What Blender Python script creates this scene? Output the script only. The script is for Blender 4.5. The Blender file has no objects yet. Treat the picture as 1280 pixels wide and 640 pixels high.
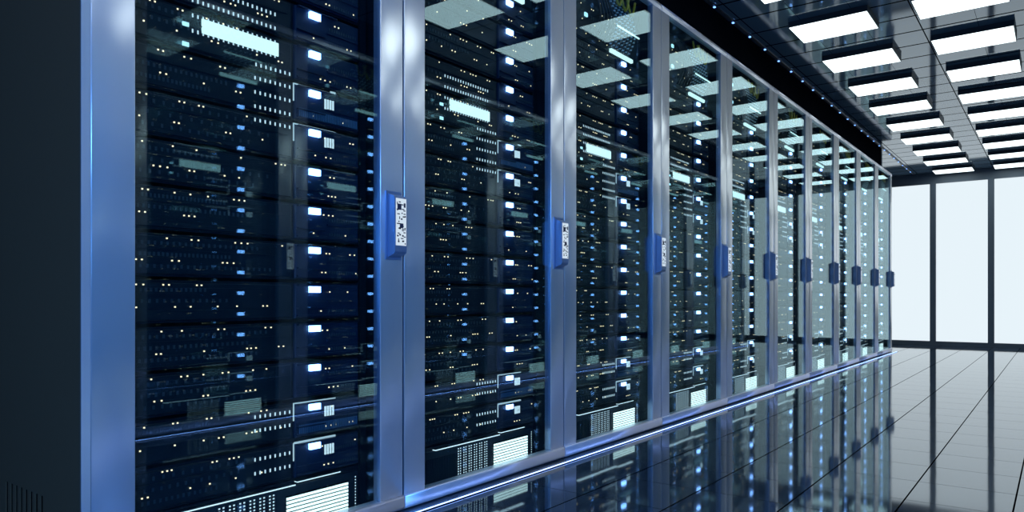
import bpy, math, random
from mathutils import Vector

C = bpy.context.scene.collection
sc = bpy.context.scene
PI = math.pi

# ------------------------------------------------------------------ layout (metres)
LEFT_X = -1.6        # front plane of the cabinet row in view
RIGHT_X = 0.16       # front plane of the facing row, beside the camera
Y0 = 0.667           # near end of both rows
W = 0.9              # cabinet width
N = 10               # cabinets per row
H = 2.14             # cabinet height
DEPTH = 1.08
CEIL = 2.337
FAR = 11.3           # window wall
TILE = 0.2855
BEZ = -0.075         # server faceplate plane behind the cabinet front
LED0, PITCH = 0.237, 0.1091
NU = 15              # servers per cabinet

# ------------------------------------------------------------------ materials
def new_mat(name):
    m = bpy.data.materials.new(name); m.use_nodes = True
    nt = m.node_tree; nt.nodes.clear()
    out = nt.nodes.new('ShaderNodeOutputMaterial')
    return m, nt, out

def pbr(name, col, rough=0.5, metal=0.0, spec=0.5, noise=0.0, nscale=(30, 30, 30), bump=0.0, aniso=0.0):
    m, nt, out = new_mat(name)
    b = nt.nodes.new('ShaderNodeBsdfPrincipled')
    b.inputs['Base Color'].default_value = (*col, 1)
    b.inputs['Roughness'].default_value = rough
    b.inputs['Metallic'].default_value = metal
    b.inputs['Specular IOR Level'].default_value = spec
    nt.links.new(b.outputs[0], out.inputs[0])
    if noise or bump:
        tc = nt.nodes.new('ShaderNodeTexCoord'); mp = nt.nodes.new('ShaderNodeMapping')
        mp.inputs['Scale'].default_value = nscale
        nz = nt.nodes.new('ShaderNodeTexNoise'); nz.inputs['Scale'].default_value = 1.0
        nz.inputs['Detail'].default_value = 3
        nt.links.new(tc.outputs['Object'], mp.inputs[0]); nt.links.new(mp.outputs[0], nz.inputs['Vector'])
        if noise:
            mr = nt.nodes.new('ShaderNodeMapRange')
            mr.inputs['To Min'].default_value = max(0.02, rough - noise); mr.inputs['To Max'].default_value = rough + noise
            nt.links.new(nz.outputs[0], mr.inputs[0]); nt.links.new(mr.outputs[0], b.inputs['Roughness'])
        if bump:
            bp = nt.nodes.new('ShaderNodeBump'); bp.inputs['Strength'].default_value = bump
            bp.inputs['Distance'].default_value = 0.001
            nt.links.new(nz.outputs[0], bp.inputs['Height']); nt.links.new(bp.outputs[0], b.inputs['Normal'])
    return m

def emit(name, col, strength, sample=True):
    m, nt, out = new_mat(name)
    e = nt.nodes.new('ShaderNodeEmission')
    e.inputs[0].default_value = (*col, 1); e.inputs[1].default_value = strength
    nt.links.new(e.outputs[0], out.inputs[0])
    if not sample:
        m.cycles.emission_sampling = 'NONE'
    return m

def glass_mat():
    # one face of a thin clear pane: straight transmission plus an angle dependent mirror
    m, nt, out = new_mat('door_glass')
    g = nt.nodes.new('ShaderNodeNewGeometry')
    dot = nt.nodes.new('ShaderNodeVectorMath'); dot.operation = 'DOT_PRODUCT'
    nt.links.new(g.outputs['Normal'], dot.inputs[0]); nt.links.new(g.outputs['Incoming'], dot.inputs[1])
    ab = nt.nodes.new('ShaderNodeMath'); ab.operation = 'ABSOLUTE'; nt.links.new(dot.outputs['Value'], ab.inputs[0])
    om = nt.nodes.new('ShaderNodeMath'); om.operation = 'SUBTRACT'; om.inputs[0].default_value = 1; nt.links.new(ab.outputs[0], om.inputs[1])
    pw = nt.nodes.new('ShaderNodeMath'); pw.operation = 'POWER'; pw.inputs[1].default_value = 5; nt.links.new(om.outputs[0], pw.inputs[0])
    ma = nt.nodes.new('ShaderNodeMath'); ma.operation = 'MULTIPLY_ADD'; ma.inputs[1].default_value = 0.55; ma.inputs[2].default_value = 0.072
    nt.links.new(pw.outputs[0], ma.inputs[0])
    tr = nt.nodes.new('ShaderNodeBsdfTransparent'); tr.inputs[0].default_value = (0.86, 0.94, 0.96, 1)
    gl = nt.nodes.new('ShaderNodeBsdfGlossy'); gl.inputs['Roughness'].default_value = 0.0
    gl.inputs['Color'].default_value = (0.76, 0.96, 1.0, 1)
    mx = nt.nodes.new('ShaderNodeMixShader')
    nt.links.new(ma.outputs[0], mx.inputs[0]); nt.links.new(tr.outputs[0], mx.inputs[1]); nt.links.new(gl.outputs[0], mx.inputs[2])
    nt.links.new(mx.outputs[0], out.inputs[0])
    return m

def tile_mat(name, base, grout, ior, rough, xo, yo, wx, wy, faint=0.0, joint_x=None):
    # polished tiles on a world grid with dark joints
    m, nt, out = new_mat(name)
    N_ = nt.nodes.new; L_ = nt.links.new
    g = N_('ShaderNodeNewGeometry'); sp = N_('ShaderNodeSeparateXYZ'); L_(g.outputs['Position'], sp.inputs[0])
    def line(sock, off, period, width):
        a = N_('ShaderNodeMath'); a.operation = 'ADD'; a.inputs[1].default_value = -off + 50 * period; L_(sock, a.inputs[0])
        d = N_('ShaderNodeMath'); d.operation = 'DIVIDE'; d.inputs[1].default_value = period; L_(a.outputs[0], d.inputs[0])
        f = N_('ShaderNodeMath'); f.operation = 'FRACT'; L_(d.outputs[0], f.inputs[0])
        s = N_('ShaderNodeMath'); s.operation = 'PINGPONG'; s.inputs[1].default_value = 0.5; L_(f.outputs[0], s.inputs[0])
        c = N_('ShaderNodeMath'); c.operation = 'LESS_THAN'; c.inputs[1].default_value = width / period / 2; L_(s.outputs[0], c.inputs[0])
        return c.outputs[0]
    lx = line(sp.outputs['X'], xo, TILE, wx); ly = line(sp.outputs['Y'], yo, TILE, wy)
    mxm = N_('ShaderNodeMath'); mxm.operation = 'MAXIMUM'; L_(lx, mxm.inputs[0]); L_(ly, mxm.inputs[1])
    fac = mxm.outputs[0]
    if joint_x is not None:
        lj = line(sp.outputs['X'], joint_x, TILE * 3, 0.006)
        m2 = N_('ShaderNodeMath'); m2.operation = 'MAXIMUM'; L_(fac, m2.inputs[0]); L_(lj, m2.inputs[1]); fac = m2.outputs[0]
    b = N_('ShaderNodeBsdfPrincipled')
    mc = N_('ShaderNodeMix'); mc.data_type = 'RGBA'
    mc.inputs[6].default_value = (*base, 1); mc.inputs[7].default_value = (*grout, 1); L_(fac, mc.inputs[0])
    L_(mc.outputs[2], b.inputs['Base Color'])
    mr = N_('ShaderNodeMapRange'); mr.inputs['To Min'].default_value = rough; mr.inputs['To Max'].default_value = 0.9
    L_(fac, mr.inputs[0]); L_(mr.outputs[0], b.inputs['Roughness'])
    ms = N_('ShaderNodeMapRange'); ms.inputs['To Min'].default_value = 0.5; ms.inputs['To Max'].default_value = 0.0
    L_(fac, ms.inputs[0]); L_(ms.outputs[0], b.inputs['Specular IOR Level'])
    b.inputs['IOR'].default_value = ior
    b.inputs['Specular Tint'].default_value = (0.76, 0.91, 1.0, 1)
    # slight unevenness of the polished tiles
    nz = N_('ShaderNodeTexNoise'); nz.inputs['Scale'].default_value = 2.2; L_(g.outputs['Position'], nz.inputs['Vector'])
    bp = N_('ShaderNodeBump'); bp.inputs['Strength'].default_value = 0.02; bp.inputs['Distance'].default_value = 0.02
    L_(nz.outputs[0], bp.inputs['Height']); L_(bp.outputs[0], b.inputs['Normal'])
    L_(b.outputs[0], out.inputs[0])
    return m

def band_mat():
    # dark braided cable with pale dashes along its length
    m, nt, out = new_mat('braided_cable')
    tc = nt.nodes.new('ShaderNodeTexCoord'); sp = nt.nodes.new('ShaderNodeSeparateXYZ'); nt.links.new(tc.outputs['Object'], sp.inputs[0])
    a = nt.nodes.new('ShaderNodeMath'); a.operation = 'MULTIPLY'; a.inputs[1].default_value = 52; nt.links.new(sp.outputs['Z'], a.inputs[0])
    f = nt.nodes.new('ShaderNodeMath'); f.operation = 'FRACT'; nt.links.new(a.outputs[0], f.inputs[0])
    c = nt.nodes.new('ShaderNodeMath'); c.operation = 'GREATER_THAN'; c.inputs[1].default_value = 0.66; nt.links.new(f.outputs[0], c.inputs[0])
    mc = nt.nodes.new('ShaderNodeMix'); mc.data_type = 'RGBA'
    mc.inputs[6].default_value = (0.012, 0.03, 0.04, 1); mc.inputs[7].default_value = (0.55, 0.75, 0.8, 1); nt.links.new(c.outputs[0], mc.inputs[0])
    b = nt.nodes.new('ShaderNodeBsdfPrincipled'); b.inputs['Roughness'].default_value = 0.5
    nt.links.new(mc.outputs[2], b.inputs['Base Color']); nt.links.new(b.outputs[0], out.inputs[0])
    return m

M = {}
M['steel'] = pbr('brushed_steel', (0.95, 0.955, 0.99), 0.27, 0.58)
M['rail'] = pbr('satin_rail', (0.90, 0.90, 1.0), 0.28, 0.55)
M['corner'] = pbr('bronze_corner', (0.16, 0.13, 0.11), 0.45, 0.3)
M['jamb'] = pbr('shaded_stile_side', (0.20, 0.26, 0.36), 0.3, 0.6)  # side faces of the stiles: steel darkened in colour to stand for shade
M['body'] = pbr('cabinet_paint', (0.14, 0.082, 0.042), 0.6, 0.0, 0.15)
M['inner'] = pbr('cabinet_inside', (0.006, 0.014, 0.022), 0.6, 0.0, 0.2)
M['slot'] = pbr('vent_dark', (0.002, 0.002, 0.002), 0.9, 0, 0.0)
M['handle'] = pbr('handle_shell', (0.20, 0.28, 0.44), 0.35, 0.3)
M['plate'] = emit('keypad_plate_glow', (0.72, 0.86, 1.0), 0.85, False)  # plate brightness put in as emission
M['print'] = pbr('keypad_print', (0.015, 0.03, 0.08), 0.5)
M['chassis'] = pbr('server_chassis', (0.005, 0.014, 0.022), 0.5, 0.0, 0.2)
M['bezel'] = pbr('server_bezel', (0.006, 0.018, 0.028), 0.45, 0.0, 0.25)
M['module'] = pbr('server_module', (0.008, 0.024, 0.055), 0.45, 0.0, 0.25)
M['port'] = pbr('port_metal', (0.03, 0.06, 0.075), 0.45, 0.2)
M['rib'] = pbr('rib_metal', (0.10, 0.22, 0.32), 0.4, 0.3)
M['glass'] = glass_mat()
M['amber'] = emit('indicator_amber', (1.0, 0.80, 0.50), 1.9, False)
M['dash'] = emit('port_light', (0.68, 0.88, 1.0), 1.1, False)
M['led'] = emit('status_led', (0.25, 0.46, 1.0), 9.0)
M['led_small'] = emit('status_led_small', (0.45, 0.85, 1.0), 1.6, False)
M['display'] = emit('display_strip', (0.68, 1.0, 1.0), 1.5)
M['vent_glow'] = emit('lit_vent', (0.78, 1.0, 1.0), 2.0)
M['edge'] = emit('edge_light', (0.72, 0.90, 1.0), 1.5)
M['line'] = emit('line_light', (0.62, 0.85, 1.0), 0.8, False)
M['lamp'] = emit('lamp_diffuser', (0.84, 0.98, 1.0), 2.5)
M['lamp_box'] = pbr('lamp_housing', (0.012, 0.018, 0.026), 0.4)
M['strip'] = emit('floor_led', (0.24, 0.40, 1.0), 6.5)
M['channel'] = pbr('strip_channel', (0.05, 0.06, 0.08), 0.4, 0.6)
M['blue_led'] = emit('ceiling_led', (0.16, 0.36, 1.0), 3.0, False)
M['pane'] = emit('frosted_daylight_pane', (0.835, 0.94, 1.0), 0.96)
M['frame'] = pbr('window_frame', (0.17, 0.21, 0.26), 0.4, 0.0, 0.4)
M['bulk'] = pbr('soffit_paint', (0.004, 0.005, 0.008), 0.9, 0, 0.0)
M['wall'] = pbr('wall_paint', (0.014, 0.014, 0.015), 0.7)
M['cable'] = band_mat()
M['plain_cable'] = pbr('plain_black_cable', (0.008, 0.014, 0.02), 0.4)
M['yellow'] = pbr('yellow_cable', (0.55, 0.42, 0.03), 0.45)
M['floor'] = tile_mat('polished_floor_tiles', (0.034, 0.056, 0.092), (0.002, 0.002, 0.003), 2.3, 0.05, -0.112, 0.055, 0.005, 0.0028)
M['ceil'] = tile_mat('polished_ceiling_planks', (0.09, 0.15, 0.22), (0.002, 0.002, 0.003), 2.1, 0.06, -0.112, 0.055, 0.002, 0.017, joint_x=-0.686)

# ------------------------------------------------------------------ mesh builder
class MB:
    def __init__(s): s.v = []; s.f = []; s.m = []; s.mats = []; s.sm = []
    def mi(s, m):
        m = M[m]
        if m not in s.mats: s.mats.append(m)
        return s.mats.index(m)
    def face(s, pts, m, smooth=False):
        n = len(s.v); s.v += [tuple(p) for p in pts]; s.f.append(tuple(range(n, n + len(pts)))); s.m.append(s.mi(m)); s.sm.append(smooth)
    def box(s, x0, x1, y0, y1, z0, z1, m):
        n = len(s.v)
        s.v += [(x0, y0, z0), (x1, y0, z0), (x1, y1, z0), (x0, y1, z0), (x0, y0, z1), (x1, y0, z1), (x1, y1, z1), (x0, y1, z1)]
        k = s.mi(m)
        for f in ((0, 3, 2, 1), (4, 5, 6, 7), (0, 1, 5, 4), (1, 2, 6, 5), (2, 3, 7, 6), (3, 0, 4, 7)):
            s.f.append(tuple(n + i for i in f)); s.m.append(k); s.sm.append(False)
    def bbox(s, x0, x1, y0, y1, z0, z1, m, c):
        # box whose +x (front) edges are chamfered by c
        a = [(x0, y0, z0), (x0, y1, z0), (x0, y1, z1), (x0, y0, z1)]
        b = [(x1 - c, y0, z0), (x1 - c, y1, z0), (x1 - c, y1, z1), (x1 - c, y0, z1)]
        d = [(x1, y0 + c, z0 + c), (x1, y1 - c, z0 + c), (x1, y1 - c, z1 - c), (x1, y0 + c, z1 - c)]
        n = len(s.v); s.v += a + b + d; k = s.mi(m)
        fs = [(3, 2, 1, 0), (8, 9, 10, 11)]
        for lo, hi in ((0, 4), (4, 8)):
            for i in range(4):
                j = (i + 1) % 4; fs.append((lo + i, lo + j, hi + j, hi + i))
        for f in fs: s.f.append(tuple(n + i for i in f)); s.m.append(k); s.sm.append(False)
    def prism(s, prof, axis, a0, a1, m, smooth_idx=()):
        # prof: closed list of 2D points; axis 'y' -> (x,z) profile, 'z' -> (x,y) profile
        n = len(s.v); k = s.mi(m); q = len(prof)
        P = (lambda p, a: (p[0], a, p[1])) if axis == 'y' else (lambda p, a: (p[0], p[1], a))
        s.v += [P(p, a0) for p in prof] + [P(p, a1) for p in prof]
        for i in range(q):
            j = (i + 1) % q
            s.f.append((n + i, n + j, n + q + j, n + q + i)); s.m.append(k); s.sm.append(i in smooth_idx)
        s.f.append(tuple(n + i for i in reversed(range(q)))); s.m.append(k); s.sm.append(False)
        s.f.append(tuple(n + q + i for i in range(q))); s.m.append(k); s.sm.append(False)
    def tube(s, pts, r, m, seg=8):
        n = len(s.v); k = s.mi(m); pts = [Vector(p) for p in pts]
        for i, p in enumerate(pts):
            t = (pts[min(i + 1, len(pts) - 1)] - pts[max(i - 1, 0)]).normalized()
            u = t.cross(Vector((1, 0, 0.013)));  u = u if u.length > 1e-4 else t.cross(Vector((0, 1, 0)))
            u.normalize(); w = t.cross(u)
            for j in range(seg):
                a = 2 * PI * j / seg; s.v.append(tuple(p + (u * math.cos(a) + w * math.sin(a)) * r))
        for i in range(len(pts) - 1):
            for j in range(seg):
                a, b = n + i * seg + j, n + i * seg + (j + 1) % seg
                s.f.append((a, b, b + seg, a + seg)); s.m.append(k); s.sm.append(True)
        s.f.append(tuple(n + j for j in reversed(range(seg)))); s.m.append(k); s.sm.append(False)
        e = n + (len(pts) - 1) * seg
        s.f.append(tuple(e + j for j in range(seg))); s.m.append(k); s.sm.append(False)
    def build(s, name, parent=None, loc=(0, 0, 0)):
        import bmesh
        me = bpy.data.meshes.new(name); me.from_pydata(s.v, [], s.f)
        for m in s.mats: me.materials.append(m)
        me.polygons.foreach_set('material_index', s.m); me.polygons.foreach_set('use_smooth', s.sm)
        bm = bmesh.new(); bm.from_mesh(me); bmesh.ops.recalc_face_normals(bm, faces=bm.faces); bm.to_mesh(me); bm.free()
        me.update()
        o = bpy.data.objects.new(name, me); C.objects.link(o); o.location = loc
        if parent: o.parent = parent
        return o

def empty(name, loc=(0, 0, 0)):
    o = bpy.data.objects.new(name, None); o.empty_display_size = 0.1; C.objects.link(o); o.location = loc
    return o
def tag(o, label, cat, group=None):
    o['label'] = label; o['category'] = cat
    if group: o['group'] = group
    return o
def struct(o): o['kind'] = 'structure'; return o

kids = {}
def copy_tree(o, parent=None):
    c = o.copy(); C.objects.link(c)
    if parent: c.parent = parent
    for ch in list(o.children): copy_tree(ch, c)
    return c

# ------------------------------------------------------------------ room
b = MB(); b.box(-2.9, 1.45, -3.3, FAR + 0.1, -0.1, 0, 'floor'); struct(b.build('floor'))
b = MB(); b.box(-2.9, 1.45, -3.3, FAR + 0.1, CEIL, CEIL + 0.1, 'ceil'); struct(b.build('ceiling'))
b = MB(); b.box(-2.95, -2.85, -3.3, FAR, 0, CEIL, 'wall'); struct(b.build('wall_left'))
b = MB(); b.box(1.4, 1.5, -3.3, FAR, 0, CEIL, 'wall'); struct(b.build('wall_right'))
b = MB(); b.box(-2.85, 1.4, -3.4, -3.3, 0, CEIL, 'wall'); struct(b.build('wall_back'))
# window wall: sill, header, mullions, then one backlit pane per bay
MULL = [-0.7085 + 0.66 * j for j in range(-3, 4)]
b = MB()
b.box(-2.85, 1.4, FAR, FAR + 0.1, 0, 0.055, 'frame'); b.box(-2.85, 1.4, FAR, FAR + 0.1, 2.205, CEIL, 'frame')
b.box(-2.85, 1.4, FAR - 0.012, FAR, 2.19, 2.215, 'frame'); b.box(-2.85, 1.4, FAR - 0.012, FAR, 0.0, 0.05, 'frame')
for x in MULL: b.box(x - 0.035, x + 0.035, FAR - 0.02, FAR + 0.1, 0.05, 2.21, 'frame')
struct(b.build('wall_far'))
edges = [-2.85] + MULL + [1.4]
for i in range(len(edges) - 1):
    b = MB(); b.box(edges[i] + 0.03, edges[i + 1] - 0.03, FAR + 0.02, FAR + 0.04, 0.05, 2.21, 'pane')
    struct(b.build('window_%d' % (i + 1)))
# dark soffit over each row
for nm, x0, x1 in (('trim_1', -2.85, LEFT_X - 0.01), ('trim_2', RIGHT_X + 0.01, 1.4)):
    b = MB(); b.box(x0, x1, 0.2, 9.08, H + 0.006, CEIL, 'bulk')
    struct(b.build(nm))

# ------------------------------------------------------------------ cabinets
ORD = ['first', 'second', 'third', 'fourth', 'fifth', 'sixth', 'seventh', 'eighth', 'ninth', 'tenth', 'eleventh', 'twelfth', 'thirteenth', 'fourteenth', 'fifteenth']
def cab_name(n, side):
    if side == 'L':
        return (ORD[n] + ' cabinet from the vented end panel') if n < 5 else ('cabinet nearest the window wall' if n == 9 else ORD[9 - n] + ' cabinet from the window wall')
    return (ORD[n] + ' cabinet of the facing row')

def make_cabinet():
    r = empty('server_cabinet')
    b = MB()                                   # carcass, open at the front
    b.box(-DEPTH, -DEPTH + 0.015, 0.001, W - 0.001, 0.004, H - 0.004, 'inner')
    for y0 in (0.001, W - 0.016): b.box(-DEPTH, -0.034, y0, y0 + 0.015, 0.004, H - 0.004, 'inner')
    b.box(-DEPTH, -0.034, 0.016, W - 0.016, 0.004, 0.012, 'inner'); b.box(-DEPTH, -0.034, 0.016, W - 0.016, H - 0.03, H - 0.004, 'inner')
    b.build('carcass', r)
    for y0 in (0.070, W - 0.098):
        b = MB(); b.box(-0.115, -0.085, y0, y0 + 0.022, 0.012, H - 0.03, 'inner'); b.build('mounting_post', r)
    # door frame: two stiles with a softly rounded face and a top rail
    b = MB()
    def stile(y0, y1):
        prof = [(-0.03, y0), (-0.03, y1)]
        ts = [0, 0.004, 0.009, 0.016, 0.024, 0.034, 0.5, 0.966, 0.976, 0.984, 0.991, 0.996, 1]
        q = len(ts) - 1; arc = []
        for t in ts:
            y = y1 + (y0 - y1) * t
            e = min(1, min(t, 1 - t) / 0.034)
            arc.append((-0.003 * (1 - math.sqrt(max(0, 1 - (1 - e) ** 2))), y))
        b.prism(prof + arc, 'z', 0.044, 2.098, 'steel', set(range(2, 2 + q))); b.m[-3] = b.mi('jamb')  # side face takes the darker shade tone
    stile(0.003, 0.0945); stile(W - 0.0945, W - 0.003)
    pr = [(-0.03, 2.098), (-0.03, H)]
    for i in range(7): a = PI / 2 - PI / 2 * i / 6; pr.append((-0.02 + 0.022 * math.cos(a), H - 0.022 + 0.022 * math.sin(a)))
    pr.append((0.002, 2.098))
    b.prism(pr, 'y', 0.003, W - 0.003, 'rail', set(range(2, 8)))
    d = b.build('door', r)
    b = MB(); b.box(-0.013, -0.008, 0.093, W - 0.093, 0.046, 2.10, 'glass'); b.build('glass_pane', d)
    b = MB()                                   # bottom rail, rounded under
    pr = [(-0.03, 0.003), (-0.03, 0.046)]
    for i in range(7): a = PI / 2 - PI / 2 * i / 6; pr.append((0.006 * math.cos(a), 0.040 + 0.006 * math.sin(a)))
    for i in range(7): a = PI / 2 * i / 6; pr.append((-0.004 + 0.010 * math.cos(a), 0.013 - 0.010 * math.sin(a)))
    b.prism(pr, 'y', 0.002, W - 0.002, 'rail', set(range(2, 15)))
    b.build('bottom_rail', r)
    # handle with a keypad; the plate's bright look is put in as glow
    y0, y1, z0, z1, p = 0.832, 0.880, 0.768, 0.966, 0.034
    b = MB()
    pr = [(-0.006, z0), (p - 0.004, z0 + 0.014), (p, z0 + 0.02), (p, z1 - 0.02), (p - 0.004, z1 - 0.014), (-0.006, z1)]
    b.prism(pr, 'y', y0, y1, 'handle')
    b.box(-0.004, 0.004, y0 - 0.008, y1 + 0.006, z0 - 0.004, z1 + 0.004, 'handle')
    h = b.build('handle', r)
    b = MB()
    b.box(p, p + 0.0012, y0 + 0.003, y1 - 0.003, 0.806, 0.946, 'plate')
    rnd = random.Random(5)
    for k in range(42):
        w_, h_ = rnd.choice([(0.004, 0.004), (0.008, 0.003), (0.003, 0.008), (0.006, 0.005), (0.010, 0.003)])
        yy = rnd.uniform(y0 + 0.005, y1 - 0.005 - w_); zz = rnd.uniform(0.809, 0.942 - h_)
        b.box(p + 0.0012, p + 0.0018, yy, yy + w_, zz, zz + h_, 'print')
    for yy, zz, ww, hh in ((y0 + 0.008, 0.912, 0.016, 0.018), (y0 + 0.018, 0.858, 0.014, 0.014), (y0 + 0.034, 0.920, 0.007, 0.013)):
        b.box(p + 0.0012, p + 0.002, yy, yy + ww, zz, zz + hh, 'print')
    b.build('keypad', h)
    return r

cab = make_cabinet()

# vented end panel for the cabinet at the near end of each row
def end_panel(r):
    b = MB(); t0, t1 = -0.0150, -0.0115; xa, xb = -DEPTH, -0.007
    sl = [(-0.415 + 0.0292 * i, -0.415 + 0.0292 * i + 0.0165) for i in range(8)]; zb, zt = 0.05, 0.212
    b.box(xa, xb, t0, t1, 0.004, zb, 'body'); b.box(xa, xb, t0, t1, zt, H, 'body')
    e = xa
    for s0, s1 in sl: b.box(e, s0, t0, t1, zb, zt, 'body'); e = s1
    b.box(e, xb, t0, t1, zb, zt, 'body')
    b.box(sl[0][0] - 0.01, sl[-1][1] + 0.01, -0.0114, -0.0105, zb - 0.01, zt + 0.01, 'slot')  # black sheet standing in for the shade inside the vent slots
    b.box(xa, xb, -0.0104, -0.001, 0.004, H, 'body')
    p_ = b.build('side_panel', r); p_['label'] = 'dark grey panel with vent slots near the floor'
    b = MB(); b.box(-0.007, -0.003, -0.0150, -0.001, 0.004, H, 'corner'); b.box(-0.0029, -0.0002, -0.0150, 0.0025, 0.004, H, 'steel'); b.build('corner_trim', r)

# ------------------------------------------------------------------ servers
def amber_rows(b, rnd, x, ya, yb, zs, lo=5, hi=11):
    for z in zs:
        n = rnd.randint(lo, hi); y = rnd.uniform(ya, ya + 0.08)
        while n > 0 and y < yb:
            for _ in range(rnd.choice([1, 1, 1, 2, 2, 3])):
                if y < yb: b.box(x, x + 0.002, y, y + 0.0034, z, z + 0.0032, 'amber'); n -= 1
                y += rnd.uniform(0.0105, 0.018)
            y += rnd.uniform(0.02, 0.11)

def dashes(b, x, y0, y1, n, z, w=0.0034, h=0.0088):
    for i in range(n):
        y = y0 + (y1 - y0) * i / (n - 1); b.box(x, x + 0.0015, y - w / 2, y + w / 2, z - h / 2, z + h / 2, 'dash')

def make_server(k):
    rnd = random.Random(100 + k)
    r = empty('rack_server')
    T = 0.1005
    b = MB(); b.box(-0.62, 0, 0.10, 0.785, 0, T, 'chassis'); b.build('chassis', r)
    b = MB()                                              # wide faceplate: ridges, ports, indicator dots
    b.bbox(0, 0.006, 0.104, 0.544, 0.006, T - 0.006, 'bezel', 0.002)
    nc = rnd.choice([14, 18, 22])
    for z in (0.024, 0.052, 0.078):
        if rnd.random() < 0.75:
            a = rnd.uniform(0.115, 0.14); e = rnd.uniform(0.30, 0.50)
            for i in range(nc):
                y = a + (e - a) * i / nc; b.box(0.006, 0.0072, y, y + 0.0055, z - 0.0045, z + 0.0045, 'port')
    b.box(0.006, 0.009, 0.112, 0.53, 0.0635, 0.0665, 'bezel')
    amber_rows(b, rnd, 0.006, 0.118, 0.53, (0.036, 0.088))
    if k in (8, 9, 0, 1):
        for z in {9: (0.008, 0.045, 0.082), 8: (0.082,), 1: (0.036, 0.072), 0: (0.034, 0.070)}[k]: dashes(b, 0.0062, 0.432, 0.538, 8, z + 0.004)
    if k == 10:
        for z in (0.049, 0.086): dashes(b, 0.0062, 0.262, 0.492, 18, z)
        for z in (0.012,): dashes(b, 0.0062, 0.435, 0.538, 8, z)
    if k == 11:
        for z in (0.014, 0.051): dashes(b, 0.0062, 0.262, 0.492, 18, z)
    b.build('faceplate', r)
    if k == 10:
        b = MB(); b.bbox(0.006, 0.010, 0.285, 0.502, 0.050, 0.085, 'display', 0.001); b.build('display_strip', r)
        for z in (0.060, 0.012):
            b = MB(); b.box(0.006, 0.009, 0.236, 0.252, z - 0.005, z + 0.005, 'led_small'); b.build('pilot_light', r)
    # narrower drive module with its hood, ledge, slots
    b = MB()
    b.bbox(0, 0.010, 0.554, 0.776, 0.004, T - 0.004, 'module', 0.002)
    b.box(0.010, 0.021, 0.558, 0.690, T - 0.0085, T - 0.0045, 'module')
    b.box(0.010, 0.019, 0.558, 0.650, 0.030, 0.033, 'module'); b.box(0.010, 0.015, 0.66, 0.772, 0.046, 0.050, 'module')
    b.box(0.010, 0.016, 0.558, 0.772, 0.008, 0.012, 'module')
    for z in (0.022, 0.062):
        if rnd.random() < 0.8:
            for i in range(12): y = 0.668 + i * 0.0085; b.box(0.010, 0.0112, y, y + 0.004, z - 0.004, z + 0.004, 'port')
    amber_rows(b, rnd, 0.010, 0.60, 0.765, (0.020, 0.074), 1, 5)
    if k in (9, 1):
        for i in range(34): y = 0.566 + i * 0.0061; b.box(0.010, 0.0125, y, y + 0.003, 0.010, 0.036, 'rib')
    md = b.build('drive_module', r)
    if k in (0, 1, 8, 9):
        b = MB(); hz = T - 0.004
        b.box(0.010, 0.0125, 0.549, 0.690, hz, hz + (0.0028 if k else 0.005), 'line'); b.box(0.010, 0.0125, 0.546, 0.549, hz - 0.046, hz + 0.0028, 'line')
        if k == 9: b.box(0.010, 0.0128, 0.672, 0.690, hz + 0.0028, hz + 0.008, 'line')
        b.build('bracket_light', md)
        b = MB()
        for i in range(4): y = 0.652 + i * 0.009; b.box(0.010, 0.012, y, y + 0.0058, 0.050, 0.078, 'dash')
        b.build('bar_light', md)
    b = MB(); b.box(0.010, 0.020, 0.598, 0.632, 0.0735, 0.0905, 'led'); b.build('status_light', r)
    return r

def make_patch_panel():
    r = empty('patch_bay')
    b = MB(); b.box(-0.3, -0.005, 0.10, 0.785, 0, 0.29, 'chassis')
    b.bbox(-0.005, 0.0, 0.104, 0.781, 0.004, 0.286, 'bezel', 0.002)
    for z in (0.06, 0.115, 0.17, 0.225):
        for i in range(20): y = 0.335 + i * 0.019; b.box(0, 0.0015, y, y + 0.010, z - 0.007, z + 0.007, 'port')
    amber_rows(b, random.Random(7), 0.0, 0.12, 0.60, (0.028, 0.085, 0.15, 0.20), 5, 9)
    for i in range(14):
        for j in range(11):
            y = 0.49 + i * 0.015 + 0.004 * math.sin(j * 0.8); z = 0.035 + j * 0.0155
            if (i * 7 + j * 3) % 4: b.box(0, 0.0012, y, y + 0.002, z, z + 0.003, 'dash')
    b.build('faceplate', r)
    b = MB(); b.box(0, 0.012, 0.502, 0.715, 0.004, 0.020, 'display'); b.build('light_bar', r)
    b = MB(); b.box(0.041, 0.045, 0.498, 0.720, 0.115, 0.1215, 'display'); b.box(0, 0.044, 0.494, 0.498, 0.114, 0.1225, 'bezel'); b.box(0, 0.044, 0.720, 0.724, 0.114, 0.1225, 'bezel'); b.build('light_bar', r)
    for z in (0.112, 0.222):
        b = MB(); b.box(0, 0.006, 0.278, 0.300, z - 0.008, z + 0.008, 'led_small'); b.build('pilot_light', r)
    return r

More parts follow.
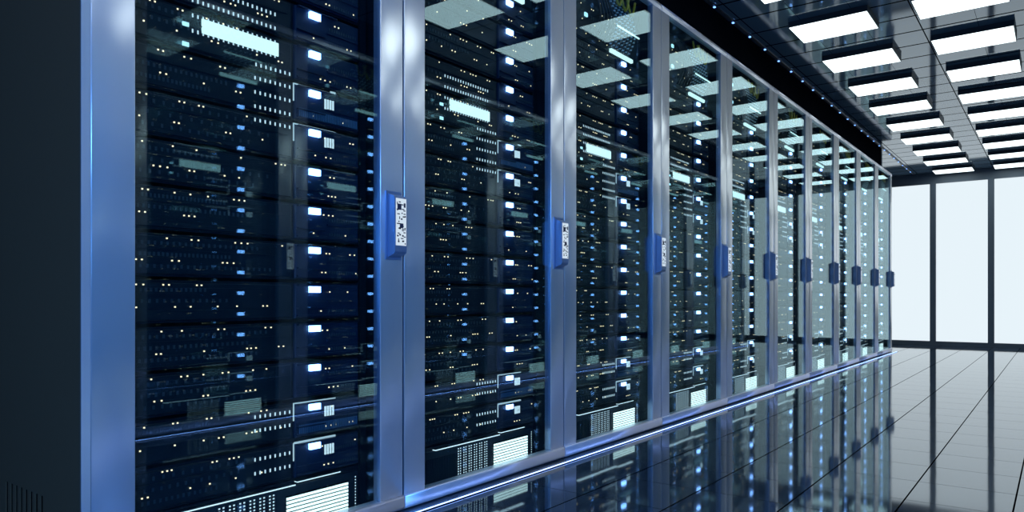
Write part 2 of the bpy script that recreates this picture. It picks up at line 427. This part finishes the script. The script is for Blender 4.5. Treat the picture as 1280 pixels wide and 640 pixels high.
def make_power_unit():
    r = empty('power_unit')
    b = MB(); b.box(-0.62, 0, 0.10, 0.785, 0, 0.138, 'chassis'); b.build('chassis', r)
    b = MB(); b.bbox(0, 0.005, 0.104, 0.781, 0.004, 0.125, 'bezel', 0.002)
    for c in range(12):
        y = 0.330 + (c // 2) * 0.029 + (c % 2) * 0.0115
        for j in range(12): z = 0.013 + j * 0.0088; b.box(0.005, 0.0062, y, y + 0.0045, z, z + 0.0036, 'dash')
    for j in range(11): z = 0.016 + j * 0.0088; b.box(0.005, 0.0062, 0.768, 0.771, z, z + 0.0035, 'dash')
    for i in range(24): y = 0.115 + i * 0.0085; b.box(0.005, 0.0075, y, y + 0.004, 0.02, 0.10, 'bezel')
    b.build('faceplate', r)
    b = MB(); b.box(0.005, 0.0065, 0.526, 0.742, 0.012, 0.100, 'slot')
    for i in range(8): z = 0.016 + i * 0.0104; b.box(0.0065, 0.0085, 0.528, 0.740, z, z + 0.0068, 'vent_glow')
    b.build('lit_vent', r)
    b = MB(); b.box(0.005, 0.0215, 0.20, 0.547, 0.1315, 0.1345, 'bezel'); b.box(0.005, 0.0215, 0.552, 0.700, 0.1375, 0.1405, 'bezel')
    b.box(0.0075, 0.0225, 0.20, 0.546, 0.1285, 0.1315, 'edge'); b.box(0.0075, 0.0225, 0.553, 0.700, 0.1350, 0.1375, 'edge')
    b.build('edge_light', r)
    return r

def make_cable(kind):
    b = MB(); pts = []
    if kind in ('dashed', 'plain'):
        for i in range(17):
            t = i / 16; pts.append((0.012 + 0.019 * math.sin(PI * t), 0.058 * math.sin(PI * (0.12 + 0.88 * t)) - 0.016, 0.025 + 0.235 * t))
        b.tube(pts, 0.0052, 'cable' if kind == 'dashed' else 'plain_cable')
    else:
        for i in range(15):
            t = i / 14; pts.append((0.041 + 0.004 * math.sin(PI * t), 0.085 * t, 0.280 - 0.070 * math.sin(PI * t) + 0.004 * math.cos(5 * t)))
        b.tube(pts, 0.0055, 'yellow')
    return b.build('patch_cable')

protos = {k: make_server(k) for k in range(NU)}
pp, pu, cb, cp, cy = make_patch_panel(), make_power_unit(), make_cable('dashed'), make_cable('plain'), make_cable('yellow')
used = set()
def place(proto, side, n, loc):
    o = proto if id(proto) not in used else copy_tree(proto)
    used.add(id(proto))
    x, y, z = loc
    if side == 'L': o.location = (LEFT_X + x, Y0 + W * n + y, z); o.scale = (1, 1, 1)
    else: o.location = (RIGHT_X - x, Y0 + W * n + y, z); o.scale = (-1, 1, 1)
    return o

for side in 'LR':
    row = 'the row in view' if side == 'L' else 'the facing row'
    for n in range(N):
        nm = cab_name(n, side)
        o = place(cab, side, n, (0, 0, 0))
        if side == 'L':
            lab = 'tall glass-fronted steel server cabinet, ' + ('at the dark vented end panel' if n == 0 else (ORD[n] + ' from the vented end panel') if n < 5 else ('nearest the window wall' if n == 9 else ORD[9 - n] + ' from the window wall'))
        else:
            lab = 'glass-fronted server cabinet visible as a reflection, ' + ORD[n] + ' of the facing row'
        tag(o, lab, 'server cabinet', 'server cabinets in ' + row)
        for k in range(NU):
            s = place(protos[k], side, n, (BEZ, 0, LED0 + PITCH * k - 0.082))
            what = 'black server with a glowing pale strip' if k == 10 else 'black rack server'
            rowtxt = ORD[k] + ' server up' if k < 8 else (('top server' if k == 14 else ORD[14 - k] + ' server from top'))
            if k == 10: rowtxt = ''
            tag(s, what + ' in the ' + nm + (', ' + rowtxt if rowtxt else ''), 'server', 'rack servers in ' + row)
        tag(place(pp, side, n, (BEZ, 0, 1.792)), 'patch bay with lights at the top of the ' + nm, 'patch bay', 'patch bays in ' + row)
        tag(place(pu, side, n, (BEZ, 0, 0.0125)), 'bottom unit with bright striped vent in the ' + nm, 'power unit', 'power units in ' + row)
        for i in range(12):
            kind = 'plain' if i < 5 else 'dashed'
            c = place(cp if i < 5 else cb, side, n, (BEZ, 0.325 + 0.030 * i, 1.792))
            tag(c, 'black ' + kind + ' cable at the top of the ' + nm, 'cable', kind + ' black patch cables in the ' + nm)
        for i in range(3):
            c = place(cy, side, n, (BEZ, 0.47 + 0.062 * i, 1.800 - 0.005 * i))
            tag(c, 'yellow cable at the top of the ' + nm, 'cable', 'yellow patch cables in the ' + nm)

for o in [o for o in C.objects if o.name.startswith('server_cabinet') and abs(o.location.y - Y0) < 0.01]:
    end_panel(o)

# ------------------------------------------------------------------ light strips
for x, lab in ((-1.545, 'thin white blue LED strip on the floor along the glass cabinets'), (0.105, 'LED strip on the floor along the facing cabinet row')):
    r = empty('floor_light_strip', (x, Y0, 0))
    b = MB(); b.box(-0.004, 0.004, 0, W * N, 0.0005, 0.003, 'channel'); b.build('channel', r)
    b = MB(); b.box(-0.0016, 0.0016, 0.004, W * N - 0.004, 0.003, 0.005, 'strip'); b.build('light_line', r)
    tag(r, lab, 'light strip', 'floor light strips')
r = empty('ceiling_light_strip', (LEFT_X + 0.012, 0.3, CEIL))
b = MB(); b.box(-0.008, 0.008, 0, FAR - 0.32, -0.008, -0.0005, 'channel'); b.build('channel', r)
b = MB(); b.box(-0.006, 0.006, -0.006, 0.006, -0.013, -0.008, 'blue_led'); d0 = b.build('diode', r, (0, 0.14, 0))
for j in range(1, 36):
    d = d0.copy(); C.objects.link(d); d.parent = r; d.location = (0, 0.14 + 0.3 * j, 0)
tag(r, 'row of small blue LEDs along the ceiling edge above the cabinets', 'light strip')

# ------------------------------------------------------------------ ceiling lamps
def make_lamp():
    r = empty('ceiling_light_panel')
    b = MB(); b.box(-0.222, 0.222, -0.002, 0.330, -0.0355, -0.0005, 'lamp_box'); b.build('housing', r)
    b = MB(); b.box(-0.217, 0.217, 0.002, 0.326, -0.038, -0.0355, 'lamp'); b.build('diffuser', r)
    b = MB(); b.box(-0.045, 0.045, 0.332, 0.352, -0.016, -0.0005, 'lamp_box'); b.box(-0.030, 0.030, 0.328, 0.334, -0.012, -0.004, 'lamp_box'); b.build('mounting_bracket', r)
    return r
lamp = make_lamp(); first = True
for ci, (x, where) in enumerate(((-1.102, 'in the lamp column beside the cabinets'), (-0.439, 'in the lamp column over the open aisle'))):
    for j in range(-6, 9):
        o = lamp if first else copy_tree(lamp); first = False
        o.location = (x, 4.56 + 0.785 * j, CEIL)
        i = 8 - j
        tag(o, 'rectangular white ceiling light, ' + ('nearest to' if i == 0 else ORD[i] + ' from') + ' the window wall, ' + where, 'ceiling light', 'ceiling light panels')

# ------------------------------------------------------------------ lights
def area(name, loc, rot, sx, sy, col, e):
    l = bpy.data.lights.new(name, 'AREA'); l.shape = 'RECTANGLE'; l.size = sx; l.size_y = sy; l.color = col; l.energy = e
    o = bpy.data.objects.new(name, l); C.objects.link(o); o.location = loc; o.rotation_euler = rot
    return o
area('added_blue_wash', (-0.6, -2.4, 1.0), (PI / 2, 0, PI), 1.6, 1.0, (0.10, 0.34, 1.0), 560)  # added lamp behind the camera, tints posts and handles blue
area('added_blue_side_fill', (1.15, -1.2, 1.05), (PI / 2, 0, math.atan2(2.75, 3.0)), 1.0, 0.9, (0.09, 0.34, 1.0), 95)  # second added lamp, out of view, turns the near post fronts blue

w = bpy.data.worlds.new('world'); sc.world = w; w.use_nodes = True
w.node_tree.nodes['Background'].inputs[0].default_value = (0.02, 0.05, 0.09, 1)
w.node_tree.nodes['Background'].inputs[1].default_value = 0.3

# ------------------------------------------------------------------ camera
cam = bpy.data.cameras.new('camera'); co = bpy.data.objects.new('camera', cam); C.objects.link(co)
co.location = (0, 0, 0.652)
co.rotation_euler = (PI / 2, 0, math.atan(684 / 905))
cam.sensor_width = 36; cam.lens = 905 / 1280 * 36
cam.shift_y = 51.5 / 1280
cam.clip_start = 0.01
sc.camera = co
sc.view_settings.view_transform = 'Standard'; sc.view_settings.look = 'None'
sc.view_settings.gamma = 1; sc.view_settings.use_curve_mapping = False
sc.view_settings.exposure = 0
sc.cycles.max_bounces = 10; sc.cycles.glossy_bounces = 8; sc.cycles.transparent_max_bounces = 32
